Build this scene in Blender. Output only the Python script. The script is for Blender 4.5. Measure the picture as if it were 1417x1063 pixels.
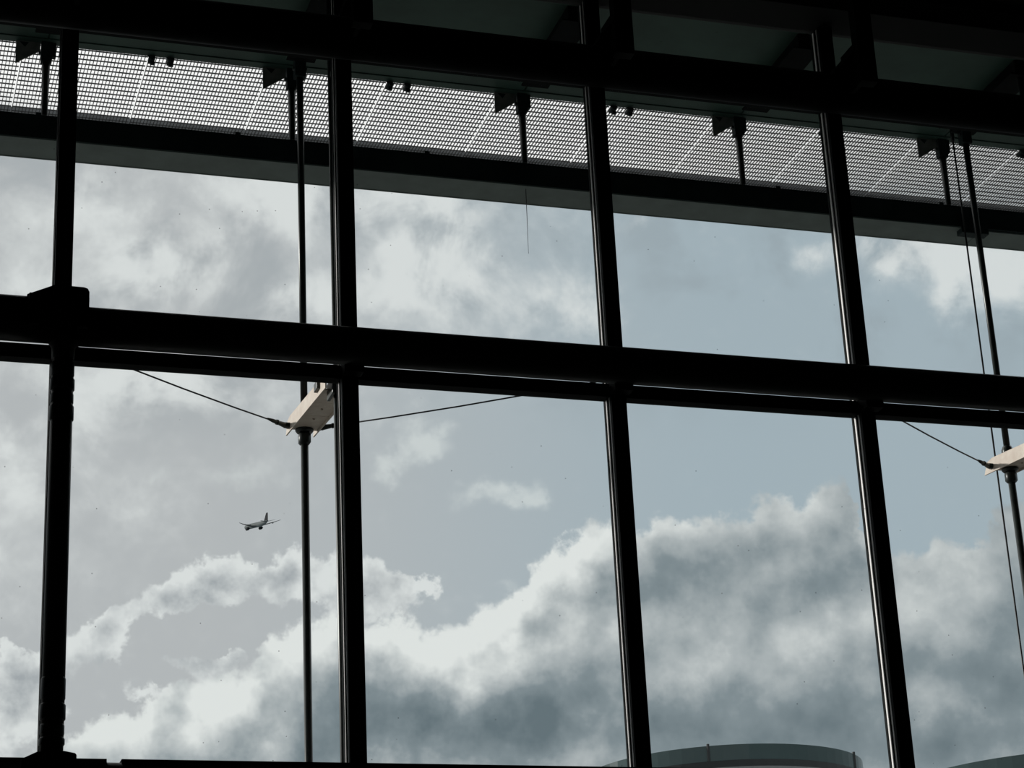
import bpy, bmesh, math, random
from mathutils import Vector, Matrix

for o in list(bpy.data.objects):
    bpy.data.objects.remove(o, do_unlink=True)
scene = bpy.context.scene
C = scene.collection
random.seed(7)

# ---------------------------------------------------------------- camera
EYE = 1.6                                   # eye height above the hall floor
F_PX = 3042.39
YAW, PITCH, ROLL = 0.317083909, 0.370418111, -0.0499079144
fwd = Vector((math.sin(YAW) * math.cos(PITCH), math.cos(YAW) * math.cos(PITCH), math.sin(PITCH)))
rgt = Vector((math.cos(YAW), -math.sin(YAW), 0))
upv = rgt.cross(fwd)
cr = rgt * math.cos(ROLL) + upv * math.sin(ROLL)
cu = -rgt * math.sin(ROLL) + upv * math.cos(ROLL)
cam_d = bpy.data.cameras.new('camera')
cam = bpy.data.objects.new('camera', cam_d)
C.objects.link(cam)
cam.matrix_world = Matrix(((cr.x, cu.x, -fwd.x, 0), (cr.y, cu.y, -fwd.y, 0), (cr.z, cu.z, -fwd.z, EYE), (0, 0, 0, 1)))
cam_d.sensor_width = 36
cam_d.lens = F_PX / 1417 * 36
cam_d.clip_start = 0.1
cam_d.clip_end = 20000
scene.camera = cam

# ---------------------------------------------------------------- exposure
vs = scene.view_settings
vs.view_transform = 'Standard'
vs.look = 'None'
vs.gamma = 1
vs.exposure = 0
vs.use_curve_mapping = False


def lin(r, g, b):
    f = lambda c: (c / 255) / 12.92 if c / 255 <= .04045 else ((c / 255 + .055) / 1.055) ** 2.4
    return (f(r), f(g), f(b), 1)


# ---------------------------------------------------------------- sky: broken cumulus under thin high cloud
world = bpy.data.worlds.new('sky')
scene.world = world
world.use_nodes = True
nt = world.node_tree
nt.nodes.clear()
L = nt.links.new


def _set(sock, v):
    if isinstance(v, bpy.types.NodeSocket):
        L(v, sock)
    else:
        sock.default_value = v


def mth(op, a, b=None, c=None, clamp=False):
    n = nt.nodes.new('ShaderNodeMath'); n.operation = op; n.use_clamp = clamp
    for i, v in enumerate((a, b, c)):
        if v is not None:
            _set(n.inputs[i], v)
    return n.outputs[0]


def vec(op, a, b=None, c=None, out=0):
    n = nt.nodes.new('ShaderNodeVectorMath'); n.operation = op
    for i, v in enumerate((a, b, c)):
        if v is not None:
            _set(n.inputs[i], v)
    return n.outputs[out]


def comb(x, y, z=0.0):
    n = nt.nodes.new('ShaderNodeCombineXYZ')
    for i, v in enumerate((x, y, z)):
        _set(n.inputs[i], v)
    return n.outputs[0]


def sep(v):
    n = nt.nodes.new('ShaderNodeSeparateXYZ'); _set(n.inputs[0], v)
    return n.outputs


def fbm(v, scale, detail=8, rough=.55, lac=2.0, dist=0.0, color=False):
    n = nt.nodes.new('ShaderNodeTexNoise'); n.noise_dimensions = '3D'
    _set(n.inputs['Vector'], v)
    n.inputs['Scale'].default_value = scale; n.inputs['Detail'].default_value = detail
    n.inputs['Roughness'].default_value = rough; n.inputs['Lacunarity'].default_value = lac
    n.inputs['Distortion'].default_value = dist
    return n.outputs[1 if color else 0]


def sstep(v, a, b, lo=0.0, hi=1.0):
    n = nt.nodes.new('ShaderNodeMapRange'); n.interpolation_type = 'SMOOTHSTEP'
    for i, x in enumerate((v, a, b, lo, hi)):
        _set(n.inputs[i], x)
    return n.outputs[0]


def lstep(v, a, b, lo=0.0, hi=1.0):
    n = nt.nodes.new('ShaderNodeMapRange'); n.interpolation_type = 'LINEAR'
    for i, x in enumerate((v, a, b, lo, hi)):
        _set(n.inputs[i], x)
    return n.outputs[0]


def mixc(f, a, b):
    n = nt.nodes.new('ShaderNodeMix'); n.data_type = 'RGBA'
    _set(n.inputs[0], f); _set(n.inputs[6], a); _set(n.inputs[7], b)
    return n.outputs[2]


def blobs(ae, lst):
    """sum of soft cloud masses: (azimuth, elevation, half width, half height, weight) in degrees of sky"""
    acc = None
    for a, e, sa, se, w in lst:
        v = vec('MULTIPLY_ADD', ae, (1 / sa, 1 / se, 0), (-a / sa, -e / se, 0))
        d = vec('DOT_PRODUCT', v, v, out=1)
        g = mth('POWER', 0.36788, d)
        acc = mth('MULTIPLY', g, w) if acc is None else mth('MULTIPLY_ADD', g, w, acc)
    return acc


tc = nt.nodes.new('ShaderNodeTexCoord')
DIR = tc.outputs['Generated']
dx, dy, dz = sep(DIR)
AZ = mth('DEGREES', mth('ARCTAN2', dx, dy))
EL = mth('DEGREES', mth('ARCSINE', dz))

# azimuth and elevation of the cloud masses, in degrees
HIGH = [(4.70, 25.57, 0.99, 0.74, 0.50), (6.49, 26.10, 0.89, 0.74, 0.70), (7.63, 24.75, 1.09, 0.84, 0.90), (9.04, 24.31, 1.49, 0.84, 0.80), (9.95, 25.16, 0.99, 0.56, 0.30), (10.77, 26.19, 1.39, 0.74, 0.70), (12.02, 26.75, 1.19, 0.84, 1.00), (12.21, 25.54, 0.79, 0.56, 0.50), (11.37, 23.68, 1.39, 0.56, 0.80), (6.95, 23.81, 1.19, 0.74, 0.60), (12.80, 23.67, 0.99, 0.74, 0.60), (4.57, 23.91, 1.19, 0.56, 0.70), (15.93, 25.29, 1.78, 1.30, 1.00), (14.84, 23.82, 1.39, 0.84, 0.80), (17.02, 26.38, 1.78, 1.12, 0.50), (18.11, 23.33, 1.98, 0.93, 0.80), (16.93, 24.50, 1.19, 0.93, 0.50), (19.97, 23.61, 1.19, 1.12, 0.50), (14.51, 26.26, 0.99, 0.74, 0.40), (19.89, 25.49, 1.39, 0.93, 0.35), (22.04, 25.07, 0.51, 0.33, 1.10), (26.77, 24.01, 0.79, 0.33, 0.60), (29.42, 24.18, 1.19, 0.84, 1.30), (30.41, 24.15, 1.09, 0.84, 1.10), (30.60, 22.63, 0.55, 0.89, 1.30), (32.23, 22.98, 1.19, 1.30, 1.30), (28.85, 23.69, 0.67, 0.48, 0.80), (7.79, 21.23, 1.78, 0.84, 0.80), (9.76, 20.87, 1.78, 0.93, 0.75), (6.44, 20.28, 1.19, 0.93, 0.60), (4.56, 19.31, 1.78, 1.12, 0.70), (5.24, 21.54, 1.19, 0.56, 0.30), (4.69, 20.79, 0.99, 0.56, -0.50), (8.99, 18.64, 3.96, 2.23, 0.25), (6.15, 17.14, 2.38, 2.23, 0.30), (4.66, 16.75, 1.78, 1.86, 0.40), (7.17, 22.52, 2.38, 1.12, 0.30)]
PUFF = [(15.63, 20.03, 0.83, 0.48, 0.95), (14.81, 19.31, 0.79, 0.41, 0.85), (16.11, 19.55, 0.89, 0.33, 0.50), (14.50, 18.94, 0.59, 0.33, 0.60), (16.86, 18.43, 0.75, 0.37, 0.80), (17.85, 18.35, 0.69, 0.41, 0.80), (18.69, 18.44, 0.44, 0.41, 0.70), (10.85, 19.19, 0.89, 0.37, 0.55), (9.97, 18.92, 0.79, 0.26, 0.35), (11.93, 18.99, 0.59, 0.30, 0.40), (8.31, 19.01, 0.83, 0.28, 0.60), (17.54, 16.02, 0.44, 0.22, 0.50)]
CUMULUS = [(10.39, 16.59, 0.63, 0.52, 1.20), (9.49, 16.45, 0.67, 0.48, 1.10), (8.54, 15.95, 0.63, 0.41, 1.10), (7.70, 15.50, 0.59, 0.33, 1.00), (7.04, 15.17, 0.44, 0.33, 0.90), (6.50, 14.49, 0.79, 0.60, 1.10), (7.24, 14.76, 0.51, 0.48, 0.90), (9.97, 16.00, 0.87, 0.41, 0.90), (9.02, 15.71, 0.79, 0.33, 0.60), (12.00, 16.75, 0.67, 0.52, 1.20), (11.47, 16.17, 0.55, 0.48, 1.00), (12.57, 16.09, 0.71, 0.63, 1.00), (13.26, 16.63, 0.59, 0.52, 0.80), (14.14, 16.42, 0.44, 0.63, 1.00), (15.20, 16.15, 0.75, 0.33, 1.10), (15.78, 16.05, 0.36, 0.26, 0.40), (14.70, 15.71, 0.83, 0.48, 1.10), (13.72, 15.50, 0.71, 0.56, 0.80), (4.74, 14.48, 0.40, 0.26, 1.00), (5.21, 14.18, 0.55, 0.37, 1.10), (4.59, 13.67, 0.99, 0.74, 1.00), (5.34, 13.04, 0.99, 0.67, 1.00), (4.47, 12.05, 0.99, 0.74, 0.90), (9.03, 14.24, 0.91, 0.24, 1.00), (10.36, 14.37, 0.71, 0.24, 1.00), (9.98, 13.73, 0.91, 0.37, 1.00), (8.10, 13.57, 1.11, 0.33, 0.90), (9.98, 14.97, 1.19, 0.37, -0.60), (8.09, 14.12, 0.79, 0.26, -0.40)]
RELIEF = [(15.12, 13.79, 1.58, 0.67, 0.32), (16.45, 13.46, 1.39, 0.56, 0.15), (8.49, 12.30, 2.38, 0.93, 0.30), (10.54, 12.72, 1.39, 0.74, 0.20), (19.72, 16.66, 1.09, 1.12, 0.35), (18.59, 15.59, 1.19, 1.12, 0.50), (17.29, 14.91, 1.19, 0.93, 0.45), (15.54, 14.61, 1.58, 0.84, 0.35), (14.19, 14.84, 1.19, 0.74, 0.30), (16.47, 13.83, 2.18, 0.74, 0.20), (20.75, 14.54, 1.19, 0.74, 0.25), (21.50, 14.22, 1.78, 0.48, 0.30), (24.18, 14.04, 2.18, 0.56, 0.30), (22.41, 13.51, 1.98, 0.45, 0.35), (25.52, 14.12, 1.19, 0.45, 0.30), (26.30, 14.33, 1.19, 0.56, 0.25), (25.50, 15.88, 0.79, 0.74, 0.20), (24.67, 15.21, 1.19, 0.74, 0.10), (28.97, 14.47, 1.39, 0.67, 0.35), (29.82, 15.30, 1.19, 1.12, 0.20), (28.72, 12.47, 0.99, 0.84, 0.35), (30.49, 14.68, 0.99, 1.12, 0.15), (19.47, 12.54, 0.67, 0.48, 0.50), (11.88, 14.71, 0.99, 0.74, 0.30), (10.54, 13.45, 1.58, 0.74, 0.30), (8.12, 12.57, 2.38, 0.93, 0.25), (6.45, 12.59, 1.19, 0.93, 0.20), (9.98, 12.18, 1.98, 0.74, 0.20), (12.63, 13.40, 0.79, 0.74, 0.25), (26.66, 17.65, 0.99, 0.56, 0.25), (24.69, 17.44, 1.19, 0.45, 0.20), (22.32, 17.25, 0.79, 0.37, 0.15), (21.25, 16.00, 0.79, 0.93, -0.30), (22.44, 16.30, 1.39, 0.67, -0.30), (23.57, 15.85, 0.99, 0.74, -0.15), (26.05, 15.54, 0.71, 0.45, -0.35), (25.38, 16.55, 1.19, 0.45, -0.15), (27.95, 15.48, 0.59, 0.74, -0.15), (18.33, 12.63, 3.17, 0.93, -0.35), (15.65, 12.38, 1.98, 0.93, -0.25), (22.29, 12.04, 3.96, 0.74, -0.30), (26.06, 11.96, 2.38, 0.74, -0.30), (30.37, 12.32, 1.19, 1.12, -0.35), (28.21, 11.25, 1.98, 0.74, -0.35), (27.92, 13.55, 0.79, 0.93, -0.12), (30.87, 13.36, 0.79, 0.74, -0.20), (11.86, 12.69, 0.99, 0.93, -0.30), (13.00, 12.66, 0.79, 1.12, -0.30), (9.42, 13.01, 0.59, 0.37, -0.20), (7.55, 13.03, 0.79, 0.26, -0.20), (14.92, 13.33, 0.99, 0.56, -0.15), (10.92, 11.71, 1.98, 0.37, -0.15)]
RIDGE = [(5.55, 12.14), (6.45, 12.77), (7.55, 13.03), (8.75, 13.75), (9.98, 14.01), (10.83, 14.22), (11.35, 14.87), (12.27, 15.30), (13.24, 15.42), (14.01, 15.27), (14.98, 15.37), (15.84, 15.12), (16.63, 15.31), (17.52, 15.68), (18.09, 16.18), (18.51, 16.68), (19.26, 17.06), (19.77, 17.44), (20.38, 17.71), (20.81, 17.61), (21.43, 17.19), (21.84, 17.43), (22.54, 17.60), (23.51, 17.42), (24.30, 17.44), (24.62, 17.73), (25.12, 17.89), (25.69, 17.73), (26.31, 18.02), (26.91, 18.19), (27.29, 17.74), (27.45, 16.92), (27.74, 16.15), (28.41, 16.14), (29.19, 16.32), (29.84, 16.15), (30.49, 16.37), (30.98, 16.93), (31.70, 17.12), (32.47, 16.85)]

# slow and fine turbulence that breaks up every cloud edge
wn = fbm(DIR, 16, 6, .62, color=True)
w0 = vec('SUBTRACT', wn, (.5, .5, .5))
warp = vec('MULTIPLY', w0, (2.6, 2.2, 0))
AE = comb(AZ, EL)
AEw = vec('ADD', AE, warp)
fn = vec('SUBTRACT', fbm(DIR, 70, 6, .6, color=True), (.5, .5, .5))
AEf = vec('MULTIPLY_ADD', fn, (1.5, 1.3, 0), AE)

fine = mth('SUBTRACT', fbm(DIR, 110, 7, .62), .5)
# sky behind: pale warm grey towards the left, blue grey towards the right and higher up
tr = sstep(AZ, 9.0, 25.0)
col = mixc(tr, lin(178, 182, 184), lin(160, 175, 183))
n_hi = fbm(DIR, 22, 8, .58, dist=.3)
# thin high cloud
wide = sstep(fbm(DIR, 5, 4, .5), .42, .7, 0, .35)
hm = mth('ADD', blobs(AEw, HIGH), wide)
hm = mth('MULTIPLY', mth('MULTIPLY_ADD', fine, .9, hm), lstep(n_hi, .32, .64, .05, 1.25))
col = mixc(mth('MULTIPLY', sstep(hm, .05, 1.2), .85), col, lin(219, 223, 222))
hd = sstep(n_hi, .52, .34, 0, .34)
col = mixc(mth('MULTIPLY', hd, sstep(EL, 19, 22)), col, lin(140, 150, 156))
# brighter veil of cloud higher up
col = mixc(mth('MULTIPLY', sstep(mth('MULTIPLY_ADD', AZ, .115, EL), 27.9, 29.4), sstep(AZ, 36, 20, .62, .96)), col, lin(250, 250, 249))
# small puffs
pf = mth('MULTIPLY', blobs(AEf, PUFF), lstep(fbm(DIR, 60, 6, .6), .32, .62, .3, 1.2))
col = mixc(mth('MULTIPLY', sstep(pf, .15, 1.15), .58), col, lin(216, 222, 220))
# relief light: the cloud surface is brighter where it turns to the light (upper left)
rel_a = fbm(DIR, 34, 7, .56)
rel_b = fbm(vec('ADD', DIR, (-.006, 0, .008)), 34, 7, .56)
relief = mth('SUBTRACT', rel_a, rel_b)
rel_c = fbm(DIR, 17, 5, .5)
rel_d = fbm(vec('ADD', DIR, (-.010, 0, .014)), 17, 5, .5)
rel_big = mth('SUBTRACT', rel_c, rel_d)
# row of separate cumulus heads
cf = mth('MULTIPLY_ADD', fine, 1.1, blobs(AEf, CUMULUS))
cden = sstep(cf, .52, .95)
csh = mth('ADD', mth('MULTIPLY_ADD', fine, .5, mth('MULTIPLY', relief, 3.4)), lstep(cf, .5, 1.8, .88, .45), clamp=True)
ccol = mixc(csh, lin(158, 164, 168), lin(219, 223, 222))
col = mixc(mth('MULTIPLY', cden, .9), col, ccol)
# the big bank of cumulus in front of it
cv = nt.nodes.new('ShaderNodeFloatCurve')
A0, A1, E0, E1 = 0.0, 36.0, 8.0, 22.0
Awx, Awy, _z = sep(AEf)
_set(cv.inputs[1], lstep(Awx, A0, A1))
c = cv.mapping.curves[0]
pts = [((a - A0) / (A1 - A0), (e - E0) / (E1 - E0)) for a, e in RIDGE]
pts = [(0, pts[0][1] - .03)] + pts + [(1, pts[-1][1])]
while len(c.points) < len(pts):
    c.points.new(.5, .5)
for p, q in zip(c.points, pts):
    p.location = q
    p.handle_type = 'AUTO'
cv.mapping.update()
ridge = lstep(cv.outputs[0], 0, 1, E0, E1)
depth = mth('MULTIPLY_ADD', fine, .7, mth('SUBTRACT', ridge, Awy))
bden = sstep(depth, -.06, .3)
rim = mth('MINIMUM', lstep(AZ, 17, 30, .96, .56), lstep(AZ, 8, 16, .66, .96))
lit = mth('ADD', mth('MULTIPLY_ADD', sstep(depth, .05, 2.0), mth('SUBTRACT', .44, rim), rim), mth('MULTIPLY', blobs(AEw, RELIEF), lstep(AZ, 18, 27, .62, .46)))
lit = mth('ADD', lit, mth('MULTIPLY', mth('MULTIPLY_ADD', relief, .75, mth('MULTIPLY', rel_big, 1.2)), lstep(AZ, 16, 24, 1.0, .6)))
lit = mth('ADD', lit, mth('MULTIPLY', fine, .22), clamp=True)
ramp = nt.nodes.new('ShaderNodeValToRGB')
_set(ramp.inputs[0], lit)
el = ramp.color_ramp.elements
el[0].position = 0; el[0].color = lin(100, 114, 120)
el[1].position = 1; el[1].color = lin(221, 225, 223)
for pos, cc in ((.35, (128, 140, 145)), (.65, (172, 179, 181))):
    e_ = el.new(pos); e_.color = lin(*cc)
col = mixc(bden, col, ramp.outputs[0])
bg = nt.nodes.new('ShaderNodeBackground')
_set(bg.inputs[0], col)
bg.inputs[1].default_value = 1.08
out = nt.nodes.new('ShaderNodeOutputWorld')
L(bg.outputs[0], out.inputs[0])
world.cycles.sampling_method = 'NONE'

# veiled sun, high on the left beyond the glazing
sun_d = bpy.data.lights.new('sun', 'SUN')
sun_d.energy = 3.2
sun_d.angle = math.radians(4)
sun_d.color = (1, .97, .93)
sun = bpy.data.objects.new('sun', sun_d)
C.objects.link(sun)
sun.rotation_euler = Vector((.76, -.56, -.30)).to_track_quat('-Z', 'Y').to_euler()

# ---------------------------------------------------------------- materials
def mat(name, base, rough=.5, metal=0.0, var=0.0, vscale=6.0, bump=0.0, base2=None, spec=None):
    m = bpy.data.materials.new(name); m.use_nodes = True
    t = m.node_tree; b = t.nodes['Principled BSDF']
    b.inputs['Roughness'].default_value = rough; b.inputs['Metallic'].default_value = metal
    if spec is not None:
        b.inputs['Specular IOR Level'].default_value = spec
    b.inputs['Base Color'].default_value = (*base, 1)
    if var or base2 or bump:
        tcn = t.nodes.new('ShaderNodeTexCoord')
        n = t.nodes.new('ShaderNodeTexNoise'); n.inputs['Scale'].default_value = vscale
        n.inputs['Detail'].default_value = 5; n.inputs['Roughness'].default_value = .65
        t.links.new(tcn.outputs['Object'], n.inputs['Vector'])
        r = t.nodes.new('ShaderNodeValToRGB')
        e = r.color_ramp.elements
        e[0].position = .35; e[1].position = .68
        lo = tuple(c * (1 - var) for c in base); hi = tuple(min(1, c * (1 + var)) for c in base)
        e[0].color = (*lo, 1); e[1].color = (*(base2 or hi), 1)
        t.links.new(n.outputs[0], r.inputs[0]); t.links.new(r.outputs[0], b.inputs['Base Color'])
        if bump:
            bp = t.nodes.new('ShaderNodeBump'); bp.inputs['Strength'].default_value = bump
            bp.inputs['Distance'].default_value = .01
            t.links.new(n.outputs[0], bp.inputs['Height']); t.links.new(bp.outputs[0], b.inputs['Normal'])
    return m


def glass_mat(name, tint, dirt):
    """thin float glass: mostly clear, a Fresnel reflection and a faint film of dust and specks"""
    m = bpy.data.materials.new(name); m.use_nodes = True
    t = m.node_tree; t.nodes.clear()
    o = t.nodes.new('ShaderNodeOutputMaterial')
    tr = t.nodes.new('ShaderNodeBsdfTransparent'); tr.inputs[0].default_value = (*tint, 1)
    gl = t.nodes.new('ShaderNodeBsdfGlossy'); gl.inputs['Roughness'].default_value = .02
    df = t.nodes.new('ShaderNodeBsdfDiffuse'); df.inputs[0].default_value = (.30, .31, .30, 1)
    fr = t.nodes.new('ShaderNodeFresnel'); fr.inputs[0].default_value = 1.25
    mx = t.nodes.new('ShaderNodeMixShader')
    t.links.new(fr.outputs[0], mx.inputs[0]); t.links.new(tr.outputs[0], mx.inputs[1]); t.links.new(gl.outputs[0], mx.inputs[2])
    tcn = t.nodes.new('ShaderNodeTexCoord')
    vo = t.nodes.new('ShaderNodeTexVoronoi'); vo.inputs['Scale'].default_value = 5.5
    t.links.new(tcn.outputs['Object'], vo.inputs['Vector'])
    lt = t.nodes.new('ShaderNodeMath'); lt.operation = 'LESS_THAN'; lt.inputs[1].default_value = .03
    t.links.new(vo.outputs['Distance'], lt.inputs[0])
    ml = t.nodes.new('ShaderNodeMath'); ml.operation = 'MULTIPLY_ADD'; ml.inputs[1].default_value = .5; ml.inputs[2].default_value = dirt
    t.links.new(lt.outputs[0], ml.inputs[0])
    m2 = t.nodes.new('ShaderNodeMixShader')
    t.links.new(ml.outputs[0], m2.inputs[0]); t.links.new(mx.outputs[0], m2.inputs[1]); t.links.new(df.outputs[0], m2.inputs[2])
    t.links.new(m2.outputs[0], o.inputs[0])
    return m


BLACK = mat('black_paint', (.008, .010, .010), .6, var=.3, vscale=3, spec=.03)
TUBE = mat('dark_green_black_paint', (.014, .020, .019), .45, var=.25, vscale=2, spec=.25)
GASKET = mat('black_rubber', (.008, .008, .008), .7, var=.2)
ALU = mat('pale_aluminium', (.80, .79, .76), .42, .0, var=.12, vscale=9)
RODM = mat('dark_bronze_green_steel', (.022, .028, .025), .35, .25, var=.35, vscale=7)
CANOPY = mat('grey_green_canopy_paint', (.040, .085, .066), .6, var=.2, vscale=1.6)
BEAMW = mat('dark_teal_beam_paint', (.020, .031, .031), .55, var=.25, vscale=2.2, spec=.1)
BEAMU = mat('grey_green_flange_paint', (.15, .19, .175), .6, var=.16, vscale=3.0)
GRILLE = mat('dark_galvanised_bars', (.045, .046, .047), .5, .3, var=.25, vscale=4)
TOE = mat('dull_grey_board', (.16, .165, .17), .6, var=.2, vscale=5)
GUSSET = mat('weathered_grey_plate', (.20, .20, .18), .6, var=.3, vscale=8)
PLATE = mat('rust_stained_cream_plate', (.63, .56, .47), .6, vscale=12, bump=.15, base2=(.52, .43, .35))
CABLE = mat('dark_wire_rope', (.02, .021, .022), .45, .4, var=.3, vscale=30)
GLASS = glass_mat('window_glass', (.976, .981, .979), .004)
WALLP = mat('dark_hall_wall_paint', (.05, .052, .052), .8, var=.12, vscale=.6)
CEIL = mat('dark_ceiling_paint', (.018, .02, .02), .8, var=.2, vscale=.8)
FLOORM = mat('dark_terrazzo_floor', (.05, .05, .05), .45, var=.2, vscale=14)
TARMAC = mat('apron_concrete', (.13, .132, .125), .85, var=.15, vscale=.15)


# ---------------------------------------------------------------- mesh helpers
class MB:
    def __init__(self):
        self.bm = bmesh.new()

    def box(self, x0, x1, y0, y1, z0, z1):
        v = [self.bm.verts.new((x, y, z)) for x in (x0, x1) for y in (y0, y1) for z in (z0, z1)]
        for f in ((0, 1, 3, 2), (4, 6, 7, 5), (0, 4, 5, 1), (2, 3, 7, 6), (0, 2, 6, 4), (1, 5, 7, 3)):
            self.bm.faces.new([v[i] for i in f])
        return self

    def tube(self, pts, radii, seg=16, cap=True):
        """round tube through pts with a radius at each"""
        pts = [Vector(p) for p in pts]
        if not isinstance(radii, (list, tuple)):
            radii = [radii] * len(pts)
        rings = []
        ax = (pts[-1] - pts[0]).normalized()
        ref = Vector((0, 0, 1)) if abs(ax.z) < .9 else Vector((1, 0, 0))
        for i, p in enumerate(pts):
            d = (pts[min(i + 1, len(pts) - 1)] - pts[max(i - 1, 0)])
            d = d.normalized() if d.length > 1e-9 else ax
            a = d.cross(ref).normalized(); b = d.cross(a)
            rings.append([self.bm.verts.new(p + (a * math.cos(2 * math.pi * k / seg) + b * math.sin(2 * math.pi * k / seg)) * radii[i]) for k in range(seg)])
        for r0, r1 in zip(rings, rings[1:]):
            for k in range(seg):
                f = self.bm.faces.new((r0[k], r0[(k + 1) % seg], r1[(k + 1) % seg], r1[k])); f.smooth = True
        if cap:
            self.bm.faces.new(rings[0]); self.bm.faces.new(list(reversed(rings[-1])))
        return self

    def prism(self, pts, axis, a, b):
        """polygon pts (2D) extruded along axis from a to b; axis 'x' takes (y,z), 'y' takes (x,z), 'z' takes (x,y)"""
        mk = {'x': lambda t, p: (t, p[0], p[1]), 'y': lambda t, p: (p[0], t, p[1]), 'z': lambda t, p: (p[0], p[1], t)}[axis]
        r0 = [self.bm.verts.new(mk(a, p)) for p in pts]; r1 = [self.bm.verts.new(mk(b, p)) for p in pts]
        n = len(pts)
        for k in range(n):
            self.bm.faces.new((r0[k], r0[(k + 1) % n], r1[(k + 1) % n], r1[k]))
        self.bm.faces.new(list(reversed(r0))); self.bm.faces.new(r1)
        return self

    def build(self, name, m, parent=None, bevel=0.0):
        bmesh.ops.recalc_face_normals(self.bm, faces=self.bm.faces[:])
        if bevel:
            bmesh.ops.bevel(self.bm, geom=self.bm.edges[:], offset=bevel, segments=2, affect='EDGES', profile=.6)
        me = bpy.data.meshes.new(name); self.bm.to_mesh(me); self.bm.free()
        o = bpy.data.objects.new(name, me); me.materials.append(m); C.objects.link(o)
        if parent is not None:
            o.parent = parent
        return o


def tag(o, label, cat, group=None):
    o['label'] = label; o['category'] = cat
    if group:
        o['group'] = group
    return o


def struct(o, label):
    o['kind'] = 'structure'; o['label'] = label
    return o


def thing(name, label, cat, loc=(0, 0, 0), group=None):
    o = bpy.data.objects.new(name, None); C.objects.link(o); o.location = loc; o.empty_display_size = .2
    return tag(o, label, cat, group)


def copy_tree(o, parent=None):
    c_ = o.copy(); C.objects.link(c_); c_.parent = parent
    for ch in [q for q in bpy.data.objects if q.parent == o]:
        copy_tree(ch, c_)
    return c_


# ---------------------------------------------------------------- layout (metres, hall floor = 0, facade runs along x, outdoors is +y)
D = 16.762                     # inner face of the mullions
W = 2.4                        # bay
H0 = EYE
MX = [1.7456 - .07 + W * i for i in range(-1, 6)]          # mullion centres
XL, XR = MX[0] - W, MX[-1] + W                              # hall side walls
Z_LOW, Z_MID, Z_HEAD = H0 + 3.308, H0 + 7.024, H0 + 9.962    # axes of the three horizontal tubes
GY = D + .105                                               # glass plane

# ---- hall shell
m = MB().box(XL - .3, XR + .3, -8.3, D + .3, -.3, 0); struct(m.build('floor', FLOORM), 'dark terrazzo floor of the hall')
m = MB().box(XL - .3, XL, -8.3, D + .3, 0, H0 + 11.3); struct(m.build('wall_left', WALLP), 'dark side wall left of the glazing')
m = MB().box(XR, XR + .3, -8.3, D + .3, 0, H0 + 11.3); struct(m.build('wall_right', WALLP), 'dark side wall right of the glazing')
m = MB().box(XL, XR, -8.3, -8.0, 0, H0 + 11.3); struct(m.build('wall_back', WALLP), 'dark wall behind the viewer')
m = MB().box(XL, XR, -8.0, D - .35, H0 + 11.0, H0 + 11.3); struct(m.build('ceiling', CEIL), 'dark ceiling of the hall')
m = MB().box(XL, XR, D - .33, D + .16, H0 + 10.81, H0 + 11.28); struct(m.build('trim_1', CEIL, bevel=.01), 'dark edge beam above the clerestory glazing')
m = MB().box(-400, 400, D + .3, 700, -.5, -.15); struct(m.build('ground', TARMAC), 'grey concrete apron outside')

# ---- mullions
mlab = {0: 'black mullion past the left edge of the picture',
        1: 'black mullion rising above the round column with the saddle cap',
        2: 'black mullion with a thin green tube on its outdoor side, beside the cream bracket',
        3: 'black mullion third from the left, right of the vertical dirt streak',
        4: 'rightmost full black mullion in the picture',
        5: 'black mullion past the right edge of the picture, behind the second cream bracket',
        6: 'black mullion furthest right, out of the picture'}
ZB, ZT = 0.0, H0 + 10.81
for i, x in enumerate(MX):
    r = thing('window_mullion', mlab[i], 'mullion', (x, D, 0), 'mullions of the glazed wall')
    h = .07
    MB().box(-h, h, 0, .055, ZB, ZT).build('inner_post', BLACK, r, bevel=.006)
    MB().box(-.006, .030, -.006, -.0005, ZB, ZT).build('cover_strip', TUBE, r)
    MB().box(-h + .004, h - .004, .0555, .094, ZB, ZT).build('glazing_bar', ALU, r)
    MB().box(-h - .004, h + .004, .0945, .120, ZB, ZT).build('gasket', GASKET, r)
    MB().box(-h + .002, h - .002, .1205, .160, ZB, ZT).build('pressure_plate', ALU, r)
    MB().box(-h - .004, h + .004, .1605, .195, ZB, ZT).build('outer_cap', BLACK, r)
    if i in (2, 5):
        MB().tube([(-.01, .45, ZB), (-.01, .45, H0 + 10.95)], .034, 16).build('outer_tube', RODM, r)
        for zz in (H0 + .6, H0 + 3.4, H0 + 9.9):
            MB().box(-.03, .01, .19, .45, zz, zz + .05).build('tube_spacer', RODM, r)

# ---- window panes: four rows
rows = [(0.0, Z_LOW - .12, 'ground row'), (Z_LOW + .10, Z_MID - .165, 'row below the middle tube'), (Z_MID - .15, Z_HEAD - .01, 'row between the middle and the head tube'), (Z_HEAD + .23, H0 + 10.82, 'clerestory row above the head tube')]
edges = [XL] + MX + [XR]
bays = ['first bay beyond the left edge', 'bay at the left edge of the picture', 'bay with the flying aircraft', 'bay right of the first cream bracket', 'bay with the curved rooftop below', 'bay at the right edge of the picture', 'second bay from the right wall', 'bay next to the right wall']
n = 0
for ri, (z0, z1, rl) in enumerate(rows):
    for bi in range(len(edges) - 1):
        n += 1
        x0, x1 = edges[bi] + (.055 if bi else 0), edges[bi + 1] - (.055 if bi < len(edges) - 2 else 0)
        o = MB().box(x0, x1, GY - .006, GY + .006, z0, z1).build('window_%d' % n, GLASS)
        struct(o, 'clear glass pane, %s, %s' % (rl, bays[bi]))

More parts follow.
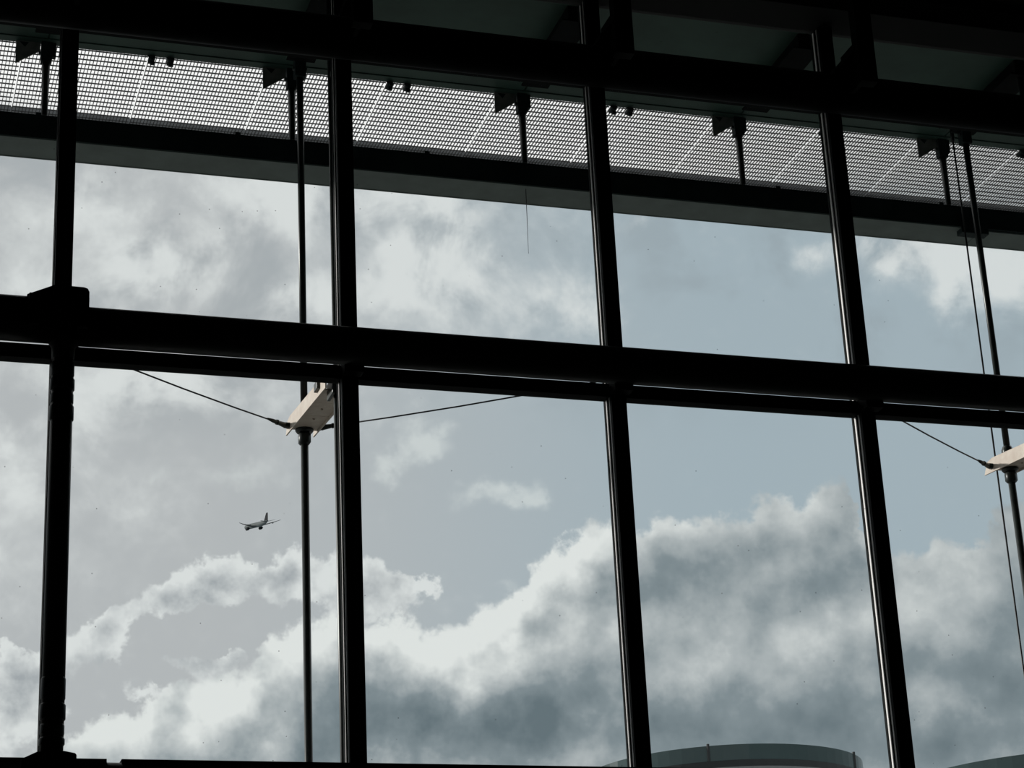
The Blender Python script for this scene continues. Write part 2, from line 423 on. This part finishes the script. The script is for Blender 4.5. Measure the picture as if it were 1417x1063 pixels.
# ---- glazing rails and tubes
def rail_set(root, z0, z1, y0, y1, m, name='glazing_rail', dx=.0755):
    for bi in range(len(edges) - 1):
        a = edges[bi] + (dx if bi else .01) ; b = edges[bi + 1] - (dx if bi < len(edges) - 2 else .01)
        o = MB().box(a, b, y0 - root.location.y, y1 - root.location.y, z0 - root.location.z, z1 - root.location.z).build(name, m, root, bevel=.004)

TY = 16.590
mid = thing('transom_tube', 'thick dark round tube crossing the middle of the glazed wall', 'transom', (0, TY, Z_MID))
R_MID = .163
MB().tube([(MX[1], 0, 0), (XR - .005, 0, 0)], R_MID, 40).build('tube', TUBE, mid)
MB().tube([(XL + .005, -.025, .020), (MX[1] - .02, -.025, .020)], .186, 40).build('thicker_tube_end', TUBE, mid)
rail_set(mid, H0 + 6.803, H0 + 6.925, D + .02, D + .15, BLACK)
rail_set(mid, H0 + 6.822, H0 + 6.895, D + .151, D + .19, BLACK, 'outer_rail_cap')
for i, x in enumerate(MX):
    if i == 1:
        continue
    # cleat that carries the tube on the mullion
    MB().prism([(x - .085, -.215), (x + .085, -.215), (x + .085, -.12), (x + .06, -.05), (x - .06, -.05), (x - .085, -.12)], 'y', .02, .150).build('cleat', BLACK, mid, bevel=.006)

head = thing('head_tube', 'thick black tube along the top of the tall glazing', 'beam', (0, D - .196, Z_HEAD))
MB().tube([(XL + .005, 0, 0), (XR - .005, 0, 0)], .189, 40).build('tube', BLACK, head)
rail_set(head, H0 + 9.924, H0 + 9.985, D + .04, D + .16, BLACK)
rail_set(head, H0 + 10.15, H0 + 10.235, D + .04, D + .16, BLACK, 'upper_glazing_rail')

low = thing('sill_tube', 'dark tube along the bottom edge of the picture', 'transom', (0, 16.586, Z_LOW))
MB().tube([(XL + .005, 0, 0), (XR - .005, 0, 0)], .170, 40).build('tube', TUBE, low)
rail_set(low, Z_LOW - .16, Z_LOW + .125, D + .02, D + .15, BLACK)
MB().box(XL + .01, 2.075, -.085, .03, .166, .184).build('cover_plate', BLACK, low, bevel=.003)
MB().box(2.185, XR - .01, -.085, .03, .166, .184).build('cover_plate', BLACK, low, bevel=.003)
MB().box(XL + .01, 2.075, -.088, -.082, .128, .165).build('cover_lip', RODM, low)
MB().box(2.185, XR - .01, -.088, -.082, .128, .165).build('cover_lip', RODM, low)

# ---- round column with saddle caps under the middle tube
cx = MX[1] - .003
col_ = thing('round_column', 'thick black round column with ringed ends and saddle caps, left side', 'column', (cx, TY, 0))
z0c, z1c = Z_LOW + .12, Z_MID - .14
MB().tube([(0, 0, 0), (0, 0, Z_LOW - .12)], .088, 32).build('lower_shaft', TUBE, col_)
MB().tube([(0, 0, z0c), (0, 0, z1c)], .088, 32).build('shaft', TUBE, col_)
for k, (za, zb) in enumerate([(H0 + 6.20, H0 + 6.33), (H0 + 6.345, H0 + 6.43), (H0 + 6.455, H0 + 6.56), (H0 + 6.58, H0 + 6.70), (H0 + 3.60, H0 + 3.66), (H0 + 3.68, H0 + 3.76), (H0 + 3.79, H0 + 3.92), (H0 + 3.95, H0 + 4.12)]):
    rr = (.097, .092, .098, .093)[k % 4]
    MB().tube([(0, 0, za), (0, 0, za + .012), (0, 0, zb - .012), (0, 0, zb)], [.089, rr, rr, .089], 32).build('ring_collar', TUBE, col_)


MB().prism([(-.312, H0 + 7.207), (-.093, H0 + 7.308), (.135, H0 + 7.304), (.166, H0 + 7.294), (.180, H0 + 7.267), (.181, H0 + 7.10), (-.312, H0 + 7.10)], 'y', -.16, .14).build('saddle_cap', BLACK, col_, bevel=.006)
for sx in (-.30, .09):
    MB().box(sx, sx + .085, -.215, -.161, Z_MID - .09, H0 + 7.20).build('saddle_cheek', BLACK, col_, bevel=.008)
MB().tube([(0, 0, Z_MID - .30), (0, 0, Z_MID - .20), (0, 0, Z_MID - .15), (0, 0, Z_MID - .10)], [.088, .095, .125, .15], 32).build('flared_head', TUBE, col_)
s = MB()
s.prism([(-.238, H0 + 3.458), (-.124, H0 + 3.514), (.077, H0 + 3.523), (.155, H0 + 3.508), (.166, H0 + 3.495), (.166, H0 + 3.28), (-.238, H0 + 3.28)], 'y', -.20, .10)
s.build('saddle_cap', BLACK, col_, bevel=.006)

# ---- roof struts that hang inside the glazing and hold the head tube
slab = {1: 'above the round column', 2: 'above the first cream bracket', 3: 'above the third mullion', 4: 'over the rightmost full mullion', 0: 'past the left edge', 5: 'past the right edge', 6: 'nearest the right wall'}
for i, x in enumerate(MX):
    r = thing('roof_strut', 'black square roof strut in front of the head tube, ' + slab[i], 'strut', (x, 16.06, 0), 'roof struts along the head tube')
    MB().box(-.085, .085, -.06, .06, H0 + 9.80, H0 + 11.0).build('strut_post', BLACK, r, bevel=.008)
    MB().box(-.085, .085, .061, D - 16.06 - .01, H0 + 10.156, H0 + 10.205).build('strut_arm', BLACK, r, bevel=.008)
    MB().box(-.02, .02, .062, .30, H0 + 9.86, H0 + 10.155).build('stiffener', BLACK, r, bevel=.004)
    MB().box(-.085, .02, .062, .30, H0 + 10.206, H0 + 10.235).build('arm_pad', BLACK, r)

# ---------------------------------------------------------------- outdoors: canopy, grille, suspended beam
ZS = H0 + 10.95
EL0, EL1 = XL - 4.8, XR + 4.8               # the canopy runs on past the hall walls
canopy = thing('roof_canopy', 'dark green canopy soffit outside above the glazing, seen through the clerestory', 'canopy', (0, D, ZS))
y0s, y1s = .17, 18.93 - D
cedges = [EL0, EL0 + W] + edges + [EL1 - W, EL1]
for bi in range(len(cedges) - 1):
    a, b = cedges[bi] + .006, cedges[bi + 1] - .006
    MB().box(a, b, y0s, 1.28, 0, .12).build('soffit_panel', CANOPY, canopy, bevel=.004)
    MB().box(a, b, 1.288, y1s - .09, .004, .12).build('soffit_panel', CANOPY, canopy, bevel=.004)
MB().box(EL0, EL1, y1s - .085, y1s + .026, -.006, .16).build('edge_trim', CANOPY, canopy, bevel=.004)
MB().box(EL0, EL1, y0s, y1s, .125, .30).build('roof_deck', CANOPY, canopy)
for x in MX:
    MB().box(x - .10, x + .06, y0s + .22, 1.70, -.15, -.002).build('rafter', BLACK, canopy, bevel=.006)
    MB().box(x - .16, x + .12, y0s + .22, 1.70, -.168, -.151).build('rafter_flange', BLACK, canopy)

# sunshade grille: panels of flat bars, two panels to a bay
GZ, GY0, GY1 = H0 + 10.95, 18.965, 20.50
grille = thing('sunshade_grille', 'long horizontal sunshade of dark open bar grating under the bright cloud', 'sunshade', (0, GY0, GZ))
PW = 1.2
gm = MB()
PR = .0915
k = 0
while .006 + k * PR < GY1 - GY0:
    gm.box(0, PW - .012, .014 + k * PR, .019 + k * PR, -.0065, .0065); k += 1
q = 0
while q < 35:
    gm.box(q * .0341, q * .0341 + .006, 0, GY1 - GY0, -.0090, .0080); q += 1
p0 = gm.build('grille_panel', GRILLE, grille); p0['kind'] = 'stuff'
xs = 2.66 - 8 * PW
p0.location = (xs, 0, 0)
k = 1
while xs + k * PW < EL1 - .6:
    c_ = p0.copy(); C.objects.link(c_); c_.parent = grille; c_.location = (xs + k * PW, 0, 0); k += 1
NP = k
MB().box(EL0, EL1, GY1 - GY0 + .002, GY1 - GY0 + .02, -.02, .125).build('toe_board', TOE, grille)
cl = MB()
cl.box(-.03, .03, -.05, .05, -.05, -.014); cl.box(-.012, .028, -.02, .012, -.085, -.05)
cl.prism([(-.05, -.018), (.035, -.018), (.0, -.07)], 'y', -.06, -.05)
cl0 = None
for k in range(NP):
    for off in (.0, .185) if k % 2 == 0 else (-.02,):
        if cl0 is None:
            cl0 = cl.build('clamp', BEAMW, grille); cq = cl0
        else:
            cq = cl0.copy(); C.objects.link(cq); cq.parent = grille
        cq.location = (xs + k * PW + off + .02, .01, 0)

# suspended edge beam carried by the hangers
beam = thing('suspended_beam', 'long dark edge beam hung below the grating, pale green underside', 'beam', (0, 18.80, H0 + 9.835))
MB().box(EL0, EL1, 0, .05, .02, .262).build('web', BEAMW, beam)
MB().box(EL0, 11.55, -.004, .385, 0, .018).build('bottom_flange', BEAMU, beam, bevel=.003)
MB().box(11.56, EL1, .03, .385, 0, .018).build('bottom_flange', BEAMU, beam, bevel=.003)
MB().box(EL0, EL1, .0505, .20, .24, .262).build('top_flange', BEAMW, beam)
MB().box(11.30, 11.62, -.02, .10, -.055, .10).build('splice_box', BEAMW, beam, bevel=.006)
MB().box(EL0, EL1, .385, .40, -.004, .08).build('outer_lip', BEAMU, beam)
for i in range(10):
    x = XL + .9 + i * 1.9
    MB().box(x, x + .05, -.006, -.0005, .235, .285).build('web_clip', BEAMW, beam)

# hangers from canopy edge to the beam
hlab = {0: 'dark hanger past the left edge of the picture', 1: 'dark hanger with clamp bracket, left of the column mullion',
        2: 'dark hanger next to the long rod in the bay with the aircraft', 3: 'dark hanger above the vertical dirt streak',
        4: 'dark hanger with triangular plate in front of the middle of the right grating', 5: 'dark hanger beside the right-hand rod and wire',
        6: 'dark hanger past the right edge of the picture'}
for i, x in enumerate(MX):
    hg = thing('beam_hanger', hlab[i], 'hanger', (x - .01, 18.93, H0 + 10.095), 'hangers between canopy and suspended beam')
    MB().tube([(0, 0, .02), (0, 0, .06), (0, 0, .66)], [.034, .030, .040], 14).build('hanger_bar', RODM, hg)
    MB().tube([(0, 0, .003), (0, 0, .02), (0, 0, .06)], [.08, .065, .034], 14).build('foot', RODM, hg)
    fk = MB().box(-.052, .052, -.045, .045, .64, .87).build('top_fork', BEAMW, hg, bevel=.006)
    MB().tube([(-.075, 0, .74), (.075, 0, .74)], .02, 10).build('pin', RODM, fk)
    g = MB(); g.prism([(-.29, .905), (-.29, .60), (-.06, .76), (-.06, .905)], 'y', -.012, .002); g.build('gusset_plate', GUSSET, hg)
    g = MB(); g.box(.053, .09, -.03, .03, .70, .90); g.build('side_lug', BEAMW, hg, bevel=.004)

# ---------------------------------------------------------------- rods, brackets and cables on every third mullion
RY = 18.57
for i, lab, lb, lw in ((2, 'left', 'in the bay with the aircraft', ''), (5, 'right', 'at the right edge of the picture', '')):
    x = MX[i] - .005
    ry = RY if i == 2 else 18.43
    rd = thing('tie_rod', 'long vertical dark steel rod outside the glass, ' + lb, 'rod', (x, ry, H0 - (0 if i == 2 else .016)), 'vertical tie rods')
    MB().tube([(0, 0, -1.5), (0, 0, 6.92)], .036, 20).build('lower_bar', RODM, rd)
    MB().tube([(0, 0, 7.18), (0, 0, 10.72)], .033, 20).build('upper_bar', RODM, rd)
    MB().tube([(0, 0, 6.85), (0, 0, 6.87), (0, 0, 6.945), (0, 0, 6.965)], [.045, .062, .062, .05], 6).build('nut', RODM, rd)
    MB().tube([(0, 0, 6.966), (0, 0, 6.985), (0, 0, 6.998)], [.07, .085, .085], 20).build('washer', RODM, rd)
    MB().tube([(0, 0, 7.12), (0, 0, 7.20), (0, 0, 7.24)], [.06, .06, .042], 6).build('nut', RODM, rd)
    fk = MB().box(-.055, .055, -.05, .05, 10.66, 10.94).build('top_fork', BEAMW, rd, bevel=.006)
    MB().tube([(-.07, 0, 10.76), (.07, 0, 10.76)], .022, 10).build('pin', RODM, fk)
    # bracket: two sloping cream plates with a web between them
    lbk = {2: 'cream rust-stained twin-plate steel bracket left of the second mullion', 5: 'cream rust-stained bracket cut by the right edge of the picture'}[i]
    bk = thing('outrigger_bracket', lbk, 'bracket', (MX[i], D, H0 + 6.85), 'outrigger brackets')
    dy = 0 if i == 2 else -.06
    sl = .096

    def zz(y):
        return (y - .25) * sl - .015

    for nm, xx in (('side_plate', -.137), ('side_plate', .118)):
        g = MB()
        yt = 2.01 + dy
        g.prism([(.36, zz(.36)), (yt, zz(yt)), (yt - .08, zz(yt) + .115), (yt - .19, zz(yt) + .128), (.36, zz(.36) + .13)], 'x', xx, xx + .014)
        g.build(nm, PLATE, bk, bevel=.002)
    for k, (ya, yb) in enumerate(((.50, .90), (.908, 1.34), (1.348, 1.86 + dy))):
        g = MB()
        g.prism([(ya, zz(ya) + .022), (yb, zz(yb) + .022), (yb, zz(yb) + .036), (ya, zz(ya) + .036)], 'x', -.122, .117)
        wp = g.build('web_plate', PLATE, bk)
        yb = (.72, 1.10, 1.44)[k]
        MB().tube([(.0, yb, zz(yb) + .005), (.0, yb, zz(yb) + .021)], .012, 6).build('bolt', PLATE, wp)
    MB().box(-.165, -.138, .56, .68, zz(.6) + .05, zz(.6) + .125).build('pivot_block', RODM, bk, bevel=.004)
    for xa in (-.078, .028):
        MB().box(xa, xa + .030, .34, .56, -.05, .10).build('clamp_cheek', RODM, bk, bevel=.006)
    MB().tube([(-.19, 1.84 + dy, zz(1.84) + .055), (.18, 1.84 + dy, zz(1.84) + .055)], .028, 12).build('cable_pin', RODM, bk)
    # cables that tie the bracket back to the neighbouring mullions
    for sgn in (-1, 1):
        a = Vector((MX[i] + (-.18 if sgn < 0 else .17), D + 1.84 + dy, H0 + 6.85 + zz(1.84) + .055))
        b = Vector((MX[i] + sgn * (W - .08), D + .20, H0 + 7.02))
        side = {-1: 'left', 1: 'right'}[sgn]
        cb = thing('tie_cable', {(2, -1): 'thin black cable running up left from the first cream bracket', (2, 1): 'thin black cable running right from the first cream bracket behind the mullion',
                                 (5, -1): 'thin black cable running up left from the bracket at the right edge', (5, 1): 'thin black cable past the right edge of the picture'}[(i, sgn)], 'cable', a, 'bracing cables')
        d = b - a; u_ = d.normalized()
        sag = Vector((0, 0, -.012))
        MB().tube([u_ * .10, d * .25 + sag, d * .5 + sag * 1.4, d * .75 + sag, d], .0075, 8).build('wire', CABLE, cb)
        sk = MB().tube([Vector((0, 0, 0)) - u_ * .05, u_ * .02, u_ * .09, u_ * .17, u_ * .24], [.026, .026, .020, .018, .009], 10).build('socket', RODM, cb)
        MB().tube([u_ * .10, u_ * .115], .026, 8).build('lock_nut', RODM, sk)
w_ = thing('drop_wire', 'thin vertical black wire left of the right-hand rod', 'wire', (MX[5] - .01, 18.67, H0))
MB().tube([(0, 0, -1.5), (0, 0, 10.86)], .0095, 8).build('strand', CABLE, w_)
MB().tube([(0, 0, 10.80), (0, 0, 10.96)], .022, 8).build('end_fitting', RODM, w_)

# dried run of dirt on the glass
tag(MB().tube([(5.760, GY + .008, H0 + 8.80), (5.757, GY + .008, H0 + 8.45), (5.753, GY + .008, H0 + 8.16)], [.0035, .0025, .0015], 6).build('dirt_streak', GASKET), 'thin vertical dirt streak on the pane left of the third mullion', 'streak')

# ---------------------------------------------------------------- curved rooftops outside
DG = mat('dark_green_roof_glass', (.045, .075, .075), .12, .0, var=.15, vscale=.3)
DK = mat('black_roof_band', (.012, .015, .016), .4, var=.2, vscale=.5)
DGY = mat('grey_roof_rail', (.20, .21, .21), .4, var=.1)
DWL = mat('grey_drum_wall', (.16, .17, .17), .7, var=.1, vscale=.4)


def drum(az, dist, rad, el_top, label, seam0):
    a = math.radians(az)
    c0 = Vector((math.sin(a) * dist, math.cos(a) * dist, 0))
    zt = H0 + (dist - rad) * math.tan(math.radians(el_top))
    r = thing('drum_rooftop', label, 'building', (c0.x, c0.y, -.15), 'drum rooftops')
    zt += .15
    back = math.atan2(-c0.y, -c0.x)                 # towards the hall
    def arc(r0, r1, z0, z1, t0, t1, seg):
        g = MB()
        ring = []
        for k in range(seg + 1):
            t = t0 + (t1 - t0) * k / seg
            cx_, sx_ = math.cos(t), math.sin(t)
            ring.append([g.bm.verts.new((cx_ * rr, sx_ * rr, zz_)) for rr, zz_ in ((r0, z0), (r1, z0), (r1, z1), (r0, z1))])
        for p_, q_ in zip(ring, ring[1:]):
            for j in range(4):
                g.bm.faces.new((p_[j], p_[(j + 1) % 4], q_[(j + 1) % 4], q_[j]))
        if abs(t1 - t0) < 6.28:
            g.bm.faces.new(ring[0]); g.bm.faces.new(list(reversed(ring[-1])))
        return g
    ph = rad / 3.4 * .36
    for k in range(5):
        t0 = back + math.radians(seam0 + 72 * k)
        arc(rad - .12, rad, zt - ph, zt, t0 + .008, t0 + math.radians(72) - .008, 14).build('parapet_panel', DG, r)
        MB().box(-.03, .03, -.03, .03, zt - ph, zt + .05).build('parapet_post', DK, r).location = (math.cos(t0) * rad, math.sin(t0) * rad, 0)
    T2 = 2 * math.pi
    arc(rad - .2, rad + .03, zt - ph * 1.45, zt - ph - .01, 0, T2, 64).build('upper_band', DK, r)
    arc(rad - .2, rad + .05, zt - ph * 1.62, zt - ph * 1.46, 0, T2, 64).build('rail', DGY, r)
    arc(rad - .2, rad + .03, zt - ph * 2.3, zt - ph * 1.63, 0, T2, 64).build('lower_band', DK, r)
    arc(rad - .5, rad - .05, 0, zt - ph * 2.31, 0, T2, 64).build('drum_wall', DWL, r)
    arc(.02, rad - .21, zt - ph * 1.3, zt - ph * 1.2, 0, T2, 64).build('roof_deck', DWL, r)


drum(23.15, 60, 3.78, 11.60, 'dark green curved glass rooftop at the bottom, between the third and fourth mullions', -77)
drum(31.6, 82, 6.0, 10.78, 'dark green curved rooftop low in the bottom right corner', -60)

# ---------------------------------------------------------------- the departing aircraft
AW = mat('aircraft_grey_white', (.13, .145, .145), .7, var=.05, vscale=.1, spec=.1)
AD = mat('aircraft_dark_blue_grey', (.012, .016, .018), .7, var=.1, vscale=.1, spec=.08)
AG = mat('aircraft_wing_grey', (.045, .05, .052), .7, var=.05, vscale=.1, spec=.1)
ac = thing('airliner', 'small twin-engine passenger aircraft flying away in the grey sky', 'aircraft')
MB().tube([(32, 0, -.6), (31.2, 0, -.5), (29, 0, -.3), (26, 0, 0), (22, 0, 0), (-12, 0, 0), (-20, 0, .5), (-27, 0, 1.4), (-31.5, 0, 2.1)], [.25, 1.2, 2.4, 3.2, 3.4, 3.4, 2.8, 1.5, .4], 24).build('fuselage', AW, ac)


def wing(pts, th, name, m, par):
    """root/tip sections (x_front, x_back, y, z, thickness)"""
    g = MB(); secs = []
    for xf, xb, y, z, t in pts:
        c1 = xf - (xf - xb) * .35
        secs.append([g.bm.verts.new(v) for v in ((xf, y, z), (c1, y, z + t / 2), (xb, y, z), (c1, y, z - t / 2))])
    for p_, q_ in zip(secs, secs[1:]):
        for j in range(4):
            g.bm.faces.new((p_[j], p_[(j + 1) % 4], q_[(j + 1) % 4], q_[j]))
    g.bm.faces.new(secs[0]); g.bm.faces.new(list(reversed(secs[-1])))
    return g.build(name, m, par)


for s_ in (1, -1):
    wing([(9, -5.5, s_ * 2, -1.8, 2.0), (3.5, -5.0, s_ * 10, -.6, 1.6), (-4.5, -8.5, s_ * 23, 1.7, 1.0), (-9.5, -11, s_ * 30.5, 3.6, .5)], 1, 'wing', AG, ac)
    wing([(-24, -30, s_ * .8, 1.6, .7), (-30, -32.5, s_ * 10.7, 2.8, .25)], 1, 'tailplane', AG, ac)
    e = MB().tube([(10.5, s_ * 9.8, -3.9), (10, s_ * 9.8, -3.9), (6, s_ * 9.8, -3.8), (3.2, s_ * 9.8, -3.6)], [1.7, 2.0, 2.0, 1.2], 18).build('engine', AD, ac)
    MB().box(3.5, 8, s_ * 9.8 - .25, s_ * 9.8 + .25, -2.2, -.9).build('pylon', AG, e)
    for yy in (14, 19):
        MB().tube([(-2 - yy * .25, s_ * yy, -.3 + yy * .03), (-5 - yy * .25, s_ * yy, -.5 + yy * .03), (-8 - yy * .18, s_ * yy, -.2 + yy * .03)], [.15, .5, .15], 8).build('flap_fairing', AG, ac)
g = MB(); g.prism([(-20.5, 2.2), (-29, 12.6), (-32.3, 12.6), (-30.5, 2.0)], 'y', -.32, .32); g.build('tail_fin', AD, ac)
adir = Vector((0.18222651, 0.93417825, 0.30676457))
ac.location = adir * 2900 + Vector((0, 0, EYE - 5.5))
away = Vector((adir.x, adir.y, 0)).normalized(); rr_ = Vector((away.y, -away.x, 0))
th = math.radians(29)
f_ = (-math.sin(th) * rr_ + math.cos(th) * away)
f_ = (f_ * math.cos(math.radians(9.5)) + Vector((0, 0, math.sin(math.radians(9.5))))).normalized()
l_ = Vector((0, 0, 1)).cross(f_).normalized(); u_ = f_.cross(l_)
bank = math.radians(11.5)
l2 = l_ * math.cos(bank) - u_ * math.sin(bank); u2 = f_.cross(l2)
ac.rotation_euler = Matrix(((f_.x, l2.x, u2.x), (f_.y, l2.y, u2.y), (f_.z, l2.z, u2.z))).to_euler()
